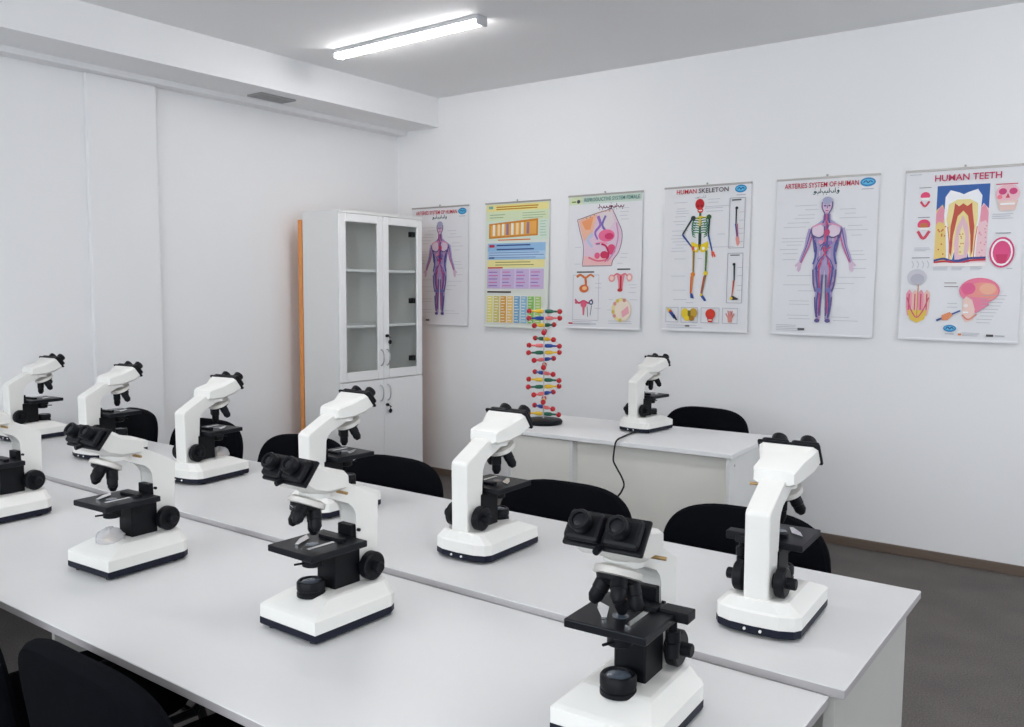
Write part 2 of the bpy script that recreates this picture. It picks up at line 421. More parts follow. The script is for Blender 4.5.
def make_chair(label):
    t = thing('chair', label, 'chair', group='black upholstered chairs')
    # chair faces -y, origin under the seat centre
    o = obj('backrest', pad(super_outline(.53, .49, .835), .05, .32), M_FAB, t, smooth=True)
    o.location = (0, .275, 0); o.rotation_euler = (R(-9), 0, 0)
    o.location = (0, .20, .0)
    s = obj('seat', pad(super_outline(.47, -.22, .22, pw=4, pw_low=4), .06, .0), M_FAB, t, smooth=True)
    s.rotation_euler = (R(90), 0, 0); s.location = (0, 0, .445)
    for sx in (-1, 1):
        x = sx*.225
        obj('leg', tube(smoothpath([(sx*.25, -.23, .0), (x, -.20, .38), (x, -.17, .41)], 4), .0115, 8), M_TUBE, t, smooth=True)
        obj('leg', tube(smoothpath([(sx*.25, .27, .0), (x, .20, .36), (x, .17, .41)], 4), .0115, 8), M_TUBE, t, smooth=True)
        obj('side_rail', tube([(x, -.18, .408), (x, .20, .408)], .0115, 8), M_TUBE, t, smooth=True)
        obj('back_post', tube(smoothpath([(sx*.19, .05, .41), (sx*.19, .21, .41), (sx*.19, .268, .45), (sx*.185, .285, .52), (sx*.18, .315, .70)], 4), .0105, 8), M_TUBE, t, smooth=True)
    obj('cross_rail', tube([(-.225, -.17, .408), (.225, -.17, .408)], .0105, 8), M_TUBE, t, smooth=True)
    obj('cross_rail', tube([(-.225, .15, .408), (.225, .15, .408)], .0105, 8), M_TUBE, t, smooth=True)
    return t
ch0 = make_chair('black chair nearest the right-hand end of the tables')
CH = [(-.955, 2.24, 3, None),
      (-1.63, 2.27, 4, 'black chair between the second and third microscopes of the far row'),
      (-2.38, 2.16, 2, 'black chair to the right of the cabinet doors, behind the third far microscope'),
      (-3.02, 2.28, 8, 'black chair in front of the orange board'),
      (-3.80, 2.30, 5, 'black chair hidden behind the microscope left of the orange board'),
      (-4.49, 2.28, -8, 'black chair with turned back at the left end of the far table')]
CH[1] = (-1.58, 2.20, 4, 'black chair with its back just in front of the desk')
for i, (x, y, a, l) in enumerate(CH):
    c = ch0 if i == 0 else copy_tree(ch0)
    c.location = (x, y, 0); c.rotation_euler = (0, 0, R(a))
    if l: c['label'] = l
c = copy_tree(ch0); c.location = (-2.02, 4.31, 0); c.rotation_euler = (0, 0, R(-3)); c['label'] = 'black chair standing behind the small desk at the poster wall'
# armchair on the near side, pushed under the foreground table
c = copy_tree(ch0); c.location = (-1.55, 1.09, 0); c.rotation_euler = (0, 0, R(180)); c['label'] = 'black chair in the dark under the near edge of the foreground table'
for sx in (-1, 1):
    obj('arm_loop', tube(smoothpath([(sx*.225, .19, .41), (sx*.265, .19, .55), (sx*.27, .17, .645), (sx*.27, .10, .665), (sx*.27, -.08, .665), (sx*.27, -.15, .64), (sx*.265, -.17, .55), (sx*.225, -.17, .41)], 5), .011, 8), M_TUBE, c, smooth=True)
c = copy_tree(ch0); c.location = (-2.16, 1.09, 0); c.rotation_euler = (0, 0, R(176)); c['label'] = 'black chair cut off by the left edge at the bottom left corner'

# ================================================================== microscope
def make_microscope():
    t = thing('microscope', '', 'microscope', group='white binocular microscopes')
    # --- base
    outer = [(-.092, -.125), (.092, -.125), (.092, .102), (.082, .120), (.053, .133), (0, .137), (-.053, .133), (-.082, .120), (-.092, .102)]
    def ring(b, sx, y0, y1, z):
        out = []
        for x, y in outer:
            yy = y0+(y+.125)/.262*(y1-y0); out.append(b.verts.new((x*sx, yy, z)))
        return out
    b = BM()
    rings(b, [ring(b, 1, -.119, .137, .024), ring(b, 1, -.119, .137, .052), ring(b, .95, -.111, .134, .057), ring(b, .70, -.060, .130, .078), ring(b, .62, -.050, .126, .080)])
    base = obj('base', b, M_PAINT, t)
    b = BM(); rings(b, [ring(b, .985, -.116, .134, .006), ring(b, 1.002, -.120, .138, .010), ring(b, 1.002, -.120, .138, .024)])
    obj('base_band', b, M_BAND, base)
    ft = None
    for x in (-.068, .068):
        for y in (-.10, .085):
            obj('rubber_foot', cyl((x, y, 0), (x, y, .007), .011, 10), M_RUB, base)
    for x in (-.016, .018):
        o = obj('rear_socket', cyl((x, .130, .016), (x, .1395, .016), .0032, 8), M_PAINT, base)
    # --- arm
    prof = [(.124, .05), (.128, .262), (.122, .270), (.035, .313), (.020, .318), (-.055, .318), (-.060, .298), (-.02, .288), (.035, .266), (.052, .256), (.060, .240), (.064, .05)]
    arm = obj('arm', prism(prof, 'x', -.027, .027, bev=.004), M_PAINT, t)
    obj('pivot_screw', cyl((.026, .062, .20), (.033, .062, .20), .004, 8), M_BLKM, arm)
    # --- head: lower block flaring to the tilted eyepiece face
    b = BM()
    def q(w, y0, z0, y1, z1, k=.010):
        return [b.verts.new(p) for p in ((-w+k, y0, z0), (w-k, y0, z0), (w, y0+(y1-y0)*.15, z0+(z1-z0)*.15), (w, y0+(y1-y0)*.85, z0+(z1-z0)*.85), (w-k, y1, z1), (-w+k, y1, z1), (-w, y0+(y1-y0)*.85, z0+(z1-z0)*.85), (-w, y0+(y1-y0)*.15, z0+(z1-z0)*.15))]
    rings(b, [q(.044, .022, .308, .020, .338), q(.048, .014, .304, .012, .346), q(.049, -.042, .303, -.038, .358), q(.060, -.089, .316, -.062, .371), q(.067, -.1175, .334, -.0815, .380)])
    head = obj('head', b, M_PAINT, t, smooth=True)
    obj('head_collar', cyl((0, -.035, .293), (0, -.035, .305), .036, 24), M_PAINT, head, smooth=True)
    obj('lock_screw', cyl((.03, .0, .3), (.058, .004, .299), .0035, 8), M_BRASS, head)
    # eyepiece face
    el = R(38); e = Vector((0, -math.cos(el), math.sin(el))); pu = Vector((0, math.sin(el), math.cos(el)))
    pc = Vector((0, -.1005, .357))
    def obx(cx, cu, cn0, cn1, wx, wu, bm=None, bev=.003):
        bb = box(cx-wx/2, cx+wx/2, cu-wu/2, cu+wu/2, cn0, cn1, bev=bev)
        Mx = Matrix(((1, 0, 0, pc.x), (0, pu.y, e.y, pc.y), (0, pu.z, e.z, pc.z), (0, 0, 0, 1)))
        bmesh.ops.transform(bb, matrix=Mx, verts=bb.verts); return bb
    obj('eyepiece_plate', obx(0, .001, -.001, .008, .142, .062), M_BLK, head)
    for s in (-1, 1):
        obj('prism_housing', obx(s*.034, 0, .008, .024, .064, .050, bev=.007), M_BLK, head)
        p = pc+Vector((s*.033, 0, 0))
        obj('eyepiece', lathe(p, e, [(.014, .0165), (.022, .0165), (.023, .015), (.027, .015), (.028, .0175), (.044, .0185), (.047, .0165), (.0465, .012), (.043, .011)], 20), M_BLK, head, smooth=True)
        obj('ocular_lens', lathe(p, e, [(.041, .011), (.0432, .0105), (.044, .006)], 14), M_OCU, head, smooth=True)
    h = pc-pu*.028+e*.010
    obj('interpupillary_knob', cyl(h, h-pu*.012+e*.01, .006, 10), M_BLKM, head)
    # --- nosepiece
    tl = R(24); nx = Vector((0, -math.sin(tl), -math.cos(tl))); nc = Vector((0, -.058, .288))
    nose = obj('nosepiece', lathe(nc, nx, [(-.004, .030), (0, .040), (.011, .042), (.013, .038)], 36), M_KNURL, t, smooth=True)
    obj('nosepiece_hub', lathe(nc, nx, [(.010, .036), (.020, .033), (.028, .014)], 24), M_BLK, nose, smooth=True)
    u = Vector((1, 0, 0)); w = nx.cross(u).normalized()
    if w.y < 0: w = -w
    for k, (a, L) in enumerate(((90, .058), (162, .050), (234, .036), (306, .044), (18, .050))):
        if k == 2: continue
        rad = (u*math.cos(R(a))+w*math.sin(R(a)))
        dd = (nx*math.cos(tl)+rad*math.sin(tl)).normalized()
        p = nc+nx*.014+rad*.023
        ob = obj('objective', lathe(p, dd, [(0, .0142), (L*.5, .0142), (L*.52, .013), (L*.8, .013), (L*.95, .0085), (L, .007)], 16), M_BLK, nose, smooth=True)
    # --- stage, focus block
    obj('focus_block', box(-.030, .030, -.010, .066, .074, .172, bev=.003), M_BLK, t)
    obj('stage_dovetail', box(-.022, .022, .045, .068, .172, .212, bev=.002), M_BLK, t)
    st = obj('stage', box(-.074, .074, -.110, .048, -.015, 0, bev=.0025), M_BLKM, t, loc=(0, 0, .187))
    obj('stage_hole', cyl((0, -.048, -.0005), (0, -.048, .0007), .014, 20), M_LENS, st, smooth=True)
    obj('slide_holder', box(.026, .036, -.085, .000, 0, .003), M_CHR, st)
    obj('stage_clip', prism([(-.058, -.015), (-.030, -.030), (-.012, -.075), (-.020, -.078), (-.045, -.045)], 'z', .001, .004), M_CHR, st)
    obj('slide_arm', box(-.030, .045, -.004, .012, 0, .008, bev=.001), M_BLK, st)
    cn = obj('condenser', lathe((0, -.048, .172), (0, 0, -1), [(0, .026), (.016, .026), (.018, .022), (.032, .022), (.034, .018)], 20), M_BLK, t, smooth=True)
    obj('iris_lever', cyl((.0, -.066, .149), (-.012, -.088, .148), .0025, 6), M_BLKM, cn)
    # --- knobs on both sides
    for s in (-1, 1):
        kn = obj('coarse_knob', lathe((s*.027, .088, .114), (s, 0, 0), [(0, .017), (.006, .017), (.007, .0295), (.009, .0325), (.026, .0325), (.029, .029)], 28), M_BLK, t, smooth=True)
        obj('fine_knob', lathe((s*.027, .088, .114), (s, 0, 0), [(.028, .0125), (.046, .0125), (.048, .0105)], 18), M_BLK, kn, smooth=True)
    # --- illuminator
    il = obj('illuminator', lathe((0, -.052, .074), (0, 0, 1), [(0, .031), (.008, .031), (.009, .029), (.014, .029), (.015, .031), (.030, .031), (.034, .028), (.034, .024), (.031, .023)], 28), M_BLK, t, smooth=True)
    obj('lamp_lens', lathe((0, -.052, .104), (0, 0, 1), [(0, .0235), (.003, .018), (.0045, .006)], 20), M_LENS, il, smooth=True)
    return t
mic = make_microscope()
def drop(root, *names):
    for ch in list(root.children):
        if ch.name.split('.')[0] in names:
            for g in list(ch.children): bpy.data.objects.remove(g)
            bpy.data.objects.remove(ch)
SC = [  # x, y, z, rotation, label
 (-1.452, 1.290, T1, -1, 'microscope with round black lamp at the middle of the foreground table'),
 (-2.186, 1.238, T1, 3, 'microscope with a clear wrapped lamp on the left of the foreground table'),
 (-2.955, 1.240, T1, 3, 'microscope cut off by the left edge on the foreground table'),
 (-0.686, 1.290, T1, 3, 'largest nearest microscope, its base cut by the bottom edge'),
 (-0.646, 1.874, T2, 183, 'microscope at the right end of the second table, seen from behind'),
 (-1.468, 1.888, T2, 181, 'microscope on the second table in front of the desk, seen from behind'),
 (-2.140, 1.930, T2, 179, 'microscope on the second table with the cabinet doors behind it'),
 (-2.885, 1.960, T2, 187, 'microscope on the second table left of the orange board'),
 (-3.615, 1.972, T2, 187, 'second microscope from the left along the far side of the tables'),
 (-4.310, 1.975, T2, 186, 'smallest farthest microscope at the left end of the second table'),
 (-2.120, 4.090, DT, 174, 'microscope on the small desk beside the helix model'),
]
scopes = []
SCL = 1.0
for i, (x, y, z, a, l) in enumerate(SC):
    c = mic if i == 0 else copy_tree(mic)
    c.location = (x, y, z); c.rotation_euler = (0, 0, R(a)); c.scale = (SCL,)*3; c['label'] = l; scopes.append(c)
# the wrapped lamp of the left foreground microscope
for k in (1, 2, 7):
    drop(scopes[k], 'illuminator')
    b = BM(); sphere((0, 0, 0), .036, b, 20, 12)
    for v_ in b.verts:
        v_.co *= 1+random.uniform(-.08, .10); v_.co.z *= .8
        if v_.co.z < -.008: v_.co.z = -.008
    w = obj('wrapped_lamp', b, M_WRAP, scopes[k], smooth=True, loc=(-.005, -.052, .082)); w['label'] = 'clear plastic wrap over the lamp'
    obj('bulb_holder', lathe((0, 0, -.004), (0, 0, 1), [(0, .022), (.012, .020), (.016, .010)], 16), M_BRASS, w, smooth=True)
# mechanical stage drive and ringed objective on the nearest one, long stage drive on the right-end one
for k in (3, 4):
    sg = [ch for ch in scopes[k].children if ch.name.split('.')[0] == 'stage'][0]
    obj('drive_shaft', cyl((.066, .020, -.010), (.066, .020, -.075), .007, 14), M_BLKM, sg, smooth=True)
    obj('drive_knob', cyl((.066, .020, -.032), (.066, .020, -.050), .013, 20), M_BLK, sg, smooth=True)
    obj('drive_knob', cyl((.066, .020, -.054), (.066, .020, -.078), .0115, 20), M_BLK, sg, smooth=True)
    obj('drive_carriage', box(.045, .098, .005, .040, -.012, .006, bev=.002), M_BLK, sg)
    if k == 3:
        for ch in scopes[k].children:
            if ch.name.split('.')[0] in ('stage', 'condenser', 'stage_dovetail'): ch.location.z += .018
o = obj('objective_ring', lathe((0, -.046, .238), (0, 0, 1), [(0, .0146), (.003, .0146)], 20), M_ORR, scopes[3])

# cable of the desk microscope
cab = obj('power_cable', tube(smoothpath([(-2.10, 3.955, DT+.0075), (-2.10, 3.87, DT+.0062), (-2.085, 3.78, DT+.0062), (-2.06, 3.69, DT+.010), (-2.053, 3.650, DT-.005), (-2.056, 3.642, .70), (-2.056, 3.64, .665), (-2.035, 3.64, .63), (-2.008, 3.64, .59), (-1.996, 3.64, .555), (-2.01, 3.64, .52), (-2.04, 3.63, .45), (-2.06, 3.61, .2), (-2.04, 3.58, .06), (-2.0, 3.54, .008), (-1.9, 3.47, .006)], 6), .0045, 8), M_RUB, smooth=True)
tag(cab, 'black power cable hanging over the front edge of the small desk', 'cable')

# ================================================================== helix model
dn = thing('dna_model', 'colourful double helix model on a round black base on the desk', 'model', (-2.662, 3.925, DT))
obj('base', lathe((0, 0, 0), (0, 0, 1), [(0, .102), (.014, .106), (.024, .100), (.028, .080), (.030, .02)], 36), M_BLK, dn, smooth=True)
M_ROD = mat('clear_rod', (.75, .76, .78), .15, alpha=.7)
obj('rod', cyl((0, 0, .02), (0, 0, .628), .0045, 10), M_ROD, dn, smooth=True)
COLS = {'y': mat('model_yellow', (.86, .55, .03), .35), 'g': mat('model_green', (.01, .13, .07), .35), 'b': mat('model_blue', (.012, .06, .34), .35), 'p': mat('model_pink', (.85, .20, .20), .35)}
M_RED = mat('model_red', (.50, .01, .02), .3)
M_LINK = mat('model_link', (.75, .70, .70), .3)
right0 = Vector((math.cos(yaw), -math.sin(yaw), 0)); vw = Vector((math.sin(yaw), math.cos(yaw), 0))
pairs = ['yg', 'bp', 'yg', 'pb', 'gy', 'pb', 'gy', 'pb', 'by', 'bp', 'yg', 'gy', 'pb', 'yp', 'bp', 'yg']
ballm = None; barm = {}
L_, R_ = [], []
for i, pr in enumerate(pairs):
    z = .618-i*.0376
    ph = R(36*(i-.6))
    dvec = right0*math.cos(ph)+vw*math.sin(ph)
    side = dvec if math.cos(ph) >= 0 else -dvec
    for s, ckey in ((-1, pr[0]), (1, pr[1])):
        dv = side*s; ang = math.atan2(dv.y, dv.x)
        if ckey not in barm:
            o = obj('nucleotide_bar', lathe((.006, 0, 0), (1, 0, 0), [(0, .009), (.012, .0115), (.035, .0105), (.046, .006), (.078, .0045)], 10), COLS[ckey], dn, smooth=True); barm[ckey] = o
        else:
            o = barm[ckey].copy(); C.objects.link(o); o.parent = dn
        o.location = (0, 0, z); o.rotation_euler = (0, 0, ang)
        p = dv*.088+Vector((0, 0, z))
        if ballm is None: ballm = o2 = obj('phosphate_ball', sphere((0, 0, 0), .0145), M_RED, dn, smooth=True)
        else: o2 = ballm.copy(); C.objects.link(o2); o2.parent = dn
        o2.location = p
    L_.append(dvec*.088+Vector((0, 0, z))); R_.append(-dvec*.088+Vector((0, 0, z)))
for st_ in (L_, R_):
    obj('backbone_strand', tube(smoothpath(st_, 3), .0014, 6), M_LINK, dn, smooth=True)

# ================================================================== posters
PW, PH = .58, .92
PALETTE = {}
def ink(c):
    k = 'ink_%02x%02x%02x' % tuple(c)
    return mat(k, lin(c), .35, spec=.4)
class Print:
    """flat printing on a poster, in cm from the top-left corner (u right, v down); later shapes lie a hair in front"""
    def __init__(s): s.b = BM(); s.mats = []; s.layer = 0
    def mi(s, c):
        if c not in s.mats: s.mats.append(c)
        return s.mats.index(c)
    def P(s, u, v): return s.b.verts.new((u/100-PW/2, -.0004-.00006*s.layer, -v/100))
    def poly(s, pts, c, lay=True):
        if lay: s.layer += 1
        try:
            f = s.b.faces.new([s.P(*p) for p in pts]); f.material_index = s.mi(c)
        except ValueError: pass
    def rect(s, u0, v0, u1, v1, c): s.poly([(u0, v0), (u1, v0), (u1, v1), (u0, v1)], c)
    def ell(s, u, v, ru, rv, c, n=20, a0=0): s.poly([(u+ru*math.cos(2*PI*i/n+a0), v+rv*math.sin(2*PI*i/n+a0)) for i in range(n)], c)
    def line(s, pts, w, c, w2=None):
        s.layer += 1; n = len(pts); w2 = w if w2 is None else w2
        L, Rr = [], []
        for i, p in enumerate(pts):
            a, b_ = pts[max(i-1, 0)], pts[min(i+1, n-1)]
            dx, dy = b_[0]-a[0], b_[1]-a[1]; l = math.hypot(dx, dy) or 1
            ww = (w+(w2-w)*i/(n-1))/2
            L.append((p[0]-dy/l*ww, p[1]+dx/l*ww)); Rr.append((p[0]+dy/l*ww, p[1]-dx/l*ww))
        for i in range(n-1): s.poly([L[i], L[i+1], Rr[i+1], Rr[i]], c, lay=False)
    def curve(s, pts, w, c, w2=None):
        q = smoothpath([(p[0], p[1], 0) for p in pts], 4); s.line([(p.x, p.y) for p in q], w, c, w2)
    def frame(s, u0, v0, u1, v1, w, c):
        for a in ((u0, v0, u1, v0+w), (u0, v1-w, u1, v1), (u0, v0, u0+w, v1), (u1-w, v0, u1, v1)): s.rect(*a, c)
    def hl(s, u0, u1, v, c=(176, 178, 186), w=.22): s.rect(u0, v-w/2, u1, v+w/2, c)
    def para(s, u0, u1, v0, v1, n, c=(170, 172, 180), w=.25):
        for i in range(n):
            s.hl(u0, u1-random.uniform(0, .3)*(u1-u0), v0+(v1-v0)*i/max(1, n-1), c, w)
    def scribble(s, u0, u1, v, h, c, w=.35, n=9):
        """joined-up script strokes"""
        step = (u1-u0)/n; rnd = random.Random(int(u0*10+v*7))
        for i in range(n):
            a = u0+i*step; k = rnd.random()
            if k < .55: s.curve([(a+step, v-h*.1), (a+step*.7, v+h*.35), (a+step*.3, v+h*.35), (a-step*.15, v-h*.05)], w, c)
            elif k < .8: s.line([(a+step*.4, v-h*.55), (a+step*.55, v+h*.35)], w, c); s.line([(a+step*.5, v+h*.3), (a-step*.2, v+h*.3)], w, c)
            else: s.ell(a+step*.5, v+h*.1, step*.42, h*.28, c, 10); s.curve([(a+step*.8, v+h*.1), (a+step*.5, v+h*.6), (a-step*.2, v+h*.5)], w, c)
            if k > .3: s.ell(a+step*.5, v+h*(.75 if k < .6 else -.6), w*.55, w*.55, c, 6)
    def build(s, parent, name='printed_artwork'):
        me_m = [ink(c) for c in s.mats]
        me = bpy.data.meshes.new(name); s.b.to_mesh(me); s.b.free()
        for M in me_m: me.materials.append(M)
        o = bpy.data.objects.new(name, me); C.objects.link(o); o.parent = parent; return o
def lettering(parent, text, u0, u1, v, h, c, bold=.0, name='title_lettering', fit=True):
    cu = bpy.data.curves.new(name, 'FONT'); cu.body = text; cu.size = 1; cu.align_x = 'LEFT'; cu.resolution_u = 2; cu.offset = bold
    to = bpy.data.objects.new('tmp_text', cu); C.objects.link(to)
    dg = bpy.context.evaluated_depsgraph_get(); dg.update()
    me = bpy.data.meshes.new_from_object(to.evaluated_get(dg)); bpy.data.objects.remove(to)
    xs = [w.co.x for w in me.vertices]; ys = [w.co.y for w in me.vertices]
    x0, x1, y0, y1 = min(xs), max(xs), min(ys), max(ys)
    for w in me.vertices:
        w.co = Vector((((w.co.x-x0)/(x1-x0)*(u1-u0)+u0)/100-PW/2, -.0062, -(v+h/2-(w.co.y-y0)/(y1-y0)*h)/100))
    me.materials.clear(); me.materials.append(ink(c)); me.name = name
    o = bpy.data.objects.new(name, me); C.objects.link(o); o.parent = parent; return o
def poster(label, x, ztop, lean=.014, rot=0, paper=None):
    """root hangs at the middle of the top edge; sheet leans away from the wall towards the bottom"""
    t = thing('poster', label, 'poster', (x, YB-.006, ztop), 0, 'anatomy charts on the wall')
    t.rotation_euler = (-math.atan2(lean, PH), R(rot), 0)
    obj('sheet', box(-PW/2, PW/2, -.0003, .0005, -PH, 0), paper or M_PAPER, t)
    obj('top_strip', box(-PW/2-.004, PW/2+.004, -.004, .003, -.010, .002, bev=.001), M_TIN, t)
    obj('bottom_strip', box(-PW/2-.002, PW/2+.002, -.004, .003, -PH-.004, -PH+.008, bev=.001), M_PAPER if paper is None else paper, t)
    b = BM(); lathe((0, .004, .010), (0, -1, 0), [(0, .006), (.006, .006), (.008, .003)], 10, b)
    obj('hanging_nail', b, M_TIN, t)
    return t
LG = (180, 182, 190)
def logo(p, u, v, ru=4.2, rv=2.5):
    p.ell(u, v, ru, rv, (30, 130, 190), 24); p.ell(u, v-.1, ru*.8, rv*.62, (90, 185, 225), 20)
    p.curve([(u-ru*.6, v+.3), (u-ru*.25, v-.7), (u, v+.4), (u+ru*.3, v-.6), (u+ru*.6, v+.3)], .6, (20, 80, 140))
def human(p, cx_, v0, v1):
    """standing front view of the circulatory figure between v0 (crown) and v1 (toes)"""
    k = (v1-v0)/73.0
    T = lambda u, v: (cx_+u*k, v0+v*k)
    body = (176, 160, 202); dark = (98, 84, 142); red = (206, 60, 110); blue = (72, 84, 158); skin = (214, 186, 208); pink = (226, 150, 180)
    def half(s):
        # torso+leg outline half
        return [T(s*u, v) for u, v in ((0, 9.5), (1.9, 10), (2.4, 13.2), (5.0, 15.2), (8.6, 17.2), (9.6, 19.5), (8.6, 23), (7.6, 26), (6.6, 31), (6.2, 35), (6.9, 40), (6.9, 45), (5.9, 51), (4.9, 55), (5.0, 59), (4.2, 65), (3.6, 69.5), (4.6, 72.5), (3.0, 73), (1.4, 71.5), (1.1, 68), (1.0, 60), (.7, 54), (.5, 46), (0, 42))]
    for s in (-1, 1):
        pts = half(s); p.poly(pts if s > 0 else pts[::-1], body)
    for s in (-1, 1):       # arms
        p.curve([T(s*8.2, 18.6), T(s*9.8, 24), T(s*10.8, 29), T(s*13.0, 34), T(s*14.6, 38.4)], 4.3*k, body, 2.0*k)
        p.poly([T(s*13.6, 37.6), T(s*15.2, 37.2), T(s*17.6, 39.6), T(s*17.0, 40.3), T(s*16.0, 39.8), T(s*16.2, 42.4), T(s*15.2, 43.6), T(s*14.0, 42.0)], skin)
        p.curve([T(s*8.6, 18), T(s*10.0, 24), T(s*11.3, 29), T(s*14.4, 38)], .7*k, dark, .4*k)
        p.curve([T(s*7.6, 20), T(s*9.0, 26), T(s*10.4, 30), T(s*13.8, 38)], .55*k, red)
        p.curve([T(s*7.0, 24), T(s*8.2, 21), T(s*8.8, 17.8)], 1.5*k, dark, .5*k)
    rn = random.Random(3)
    tones = ((150, 134, 184), (196, 180, 214), (120, 104, 164), (216, 190, 212), (204, 130, 170))
    for i in range(70):
        s = rn.choice((-1, 1)); v = rn.uniform(17, 70); wmax = 8 if v < 24 else (6 if v < 40 else (5.6 if v < 50 else 3.6)); wmin = .6 if v < 42 else 1.3
        u = rn.uniform(wmin, wmax)*.92; p.curve([T(s*u, v), T(s*(u+rn.uniform(-.3, .5)), v+1.4), T(s*(u*.96), v+2.9)], rn.uniform(.35, .8)*k, tones[i % 5])
    p.ell(*T(0, 5.2), 3.1*k, 4.5*k, skin, 22); p.ell(*T(0, 2.3), 2.9*k, 2.3*k, (170, 170, 200), 18)
    for s in (-1, 1):
        p.ell(*T(s*1.2, 5.2), .75*k, .55*k, dark, 8); p.curve([T(s*2.9, 3), T(s*2.8, 6.4), T(s*1.3, 9.5)], .7*k, dark)
    p.line([T(0, 5), T(.1, 6.8)], .5*k, dark); p.line([T(-.9, 8), T(.9, 8)], .45*k, red)
    for s in (-1, 1):
        p.curve([T(s*1.2, 9.5), T(s*1.2, 13), T(s*2.2, 15.5)], .7*k, blue); p.curve([T(s*.5, 9.8), T(s*.5, 14)], .5*k, red)
        p.ell(*T(s*4.4, 19.6), 3.6*k, 3.6*k, (226, 206, 222), 20); p.curve([T(s*1.2, 15.6), T(s*4.5, 16), T(s*8.2, 17.4)], .8*k, pink)
        p.curve([T(s*1.0, 17), T(s*1.2, 22), T(s*4, 23.6), T(s*7.4, 22.2)], .7*k, dark)
        p.curve([T(s*6.6, 25), T(s*5.4, 29), T(s*5.4, 34), T(s*6.6, 39)], 1.1*k, blue); p.curve([T(s*7.0, 23), T(s*6.8, 27), T(s*6.0, 32)], .8*k, dark)
        p.curve([T(s*4.6, 40), T(s*4.4, 46), T(s*3.2, 54), T(s*3.6, 62), T(s*3.0, 70)], 1.1*k, blue, .7*k)
        p.curve([T(s*2.2, 38), T(s*3.2, 43), T(s*2.5, 53), T(s*2.3, 60), T(s*2.4, 68)], .8*k, red, .5*k)
        p.curve([T(s*1.0, 45), T(s*1.2, 53), T(s*1.5, 60), T(s*1.9, 69)], .9*k, dark); p.curve([T(s*6.6, 42), T(s*6.0, 50), T(s*4.7, 55)], .9*k, dark)
        p.curve([T(s*4.8, 58), T(s*4.4, 64), T(s*3.5, 70)], .8*k, dark); p.ell(*T(s*2.9, 54), 1.6*k, 1.4*k, (120, 116, 180), 12)
        p.ell(*T(s*3.0, 71.8), 1.6*k, 1.2*k, dark, 10); p.curve([T(s*.4, 33), T(s*2.4, 37.5), T(s*3.6, 41)], .7*k, red)
        p.curve([T(s*.8, 34), T(s*3.4, 37), T(s*5.4, 42)], .6*k, blue)
    p.curve([T(0, 14), T(.3, 18), T(-.2, 24), T(.1, 33)], 1.0*k, red); p.curve([T(.9, 16), T(1.0, 24), T(.7, 33)], .8*k, blue)
    p.ell(*T(.6, 20.6), 1.7*k, 2.0*k, (196, 70, 120), 14)
    for i in range(8):
        a = i*2.4; p.curve([T(3.2*math.cos(a), 29+2.8*math.sin(a)), T(1.4*math.cos(a+.8), 28.5+2*math.sin(a+.8)), T(.3, 27+i*.5)], .55*k, (red, blue, dark)[i % 3])
    p.ell(*T(-2.6, 26), 1.5*k, 1.2*k, pink, 12); p.ell(*T(2.6, 26.6), 1.4*k, 1.2*k, (150, 120, 190), 12)
def arteries(label, x, zt, **kw):
    t = poster(label, x, zt, **kw); p = Print()
    logo(p, 51.8, 4.4); p.hl(48.5, 55, 8.2, LG, .5)
    p.scribble(21.5, 36.5, 8.2, 2.6, (60, 90, 90), .45)
    for v, a, b_ in ((16, 11, 24), (18.5, 17, 25), (21.5, 13, 23), (23.5, 11, 23), (26, 7, 20), (28.5, 5, 18), (35, 4, 19), (37, 4, 17), (39, 7, 16), (41.5, 3, 14), (44, 5, 14), (47.5, 5, 13), (57, 8, 22), (62.5, 6, 22), (66, 15, 24), (72, 10, 22), (74, 10, 22), (80.5, 9, 22), (82.5, 10, 23)):
        p.hl(a, b_, v, LG)
    for v, a, b_ in ((19, 37, 46), (21.5, 40, 46), (24, 37, 52), (28.5, 42, 50), (31, 41, 53), (34, 44, 50), (43, 44, 51), (45, 43, 52), (48, 43, 53), (53, 44, 53), (58, 38, 53), (61.5, 37, 47), (64.5, 36, 42), (81, 35, 45), (83, 36, 50)):
        p.hl(a, b_, v, LG)
    human(p, 30, 11.5, 84.5)
    p.para(3, 18, 86.5, 89.5, 4, LG); p.rect(16, 88, 20, 89.4, (90, 90, 90))
    p.build(t)
    lettering(t, 'ARTERIES SYSTEM OF HUMAN', 4.5, 47, 4.4, 3.0, (190, 24, 56), .012)
    return t
ZT = 2.137
arteries('arteries chart with a purple human figure, next to the cabinet', -4.515, 2.128, lean=.012)
arteries('arteries chart with a purple human figure, between the skeleton and teeth charts', -1.549, 2.152, lean=.016, rot=.2)

# chart with coloured tables
t = poster('yellow and blue chart of text tables behind the helix model', -3.768, 2.128, lean=.02, paper=mat('poster_cream', (.76, .78, .72), .35))
p = Print()
p.rect(1, 1.5, 57, 6.5, (236, 226, 150)); p.rect(1, 6.5, 57, 13.5, (214, 226, 190)); p.rect(1, 13.5, 57, 28, (214, 230, 214))
p.para(10, 55, 3.4, 5.0, 2, (196, 140, 30), .9); p.para(34, 56, 8.5, 12, 3, (110, 150, 90), .3); p.para(4, 18, 9, 11, 2, (110, 150, 90), .4); p.rect(3, 2.5, 7, 4.5, (120, 180, 170))
p.poly([(3.5, 15.5), (48, 12.8), (48, 25), (3.5, 26.5)], (214, 138, 48)); p.poly([(5, 16.8), (46.5, 14.4), (46.5, 23.8), (5, 25.2)], (234, 172, 84))
for i, u in enumerate((7, 11.5, 15.5, 19.5, 24, 28.5, 33, 38)):
    p.rect(u, 16.2-i*.15, u+2.3, 24.4-i*.1, ((245, 240, 226), (246, 218, 170), (240, 236, 220), (150, 120, 150))[i % 4])
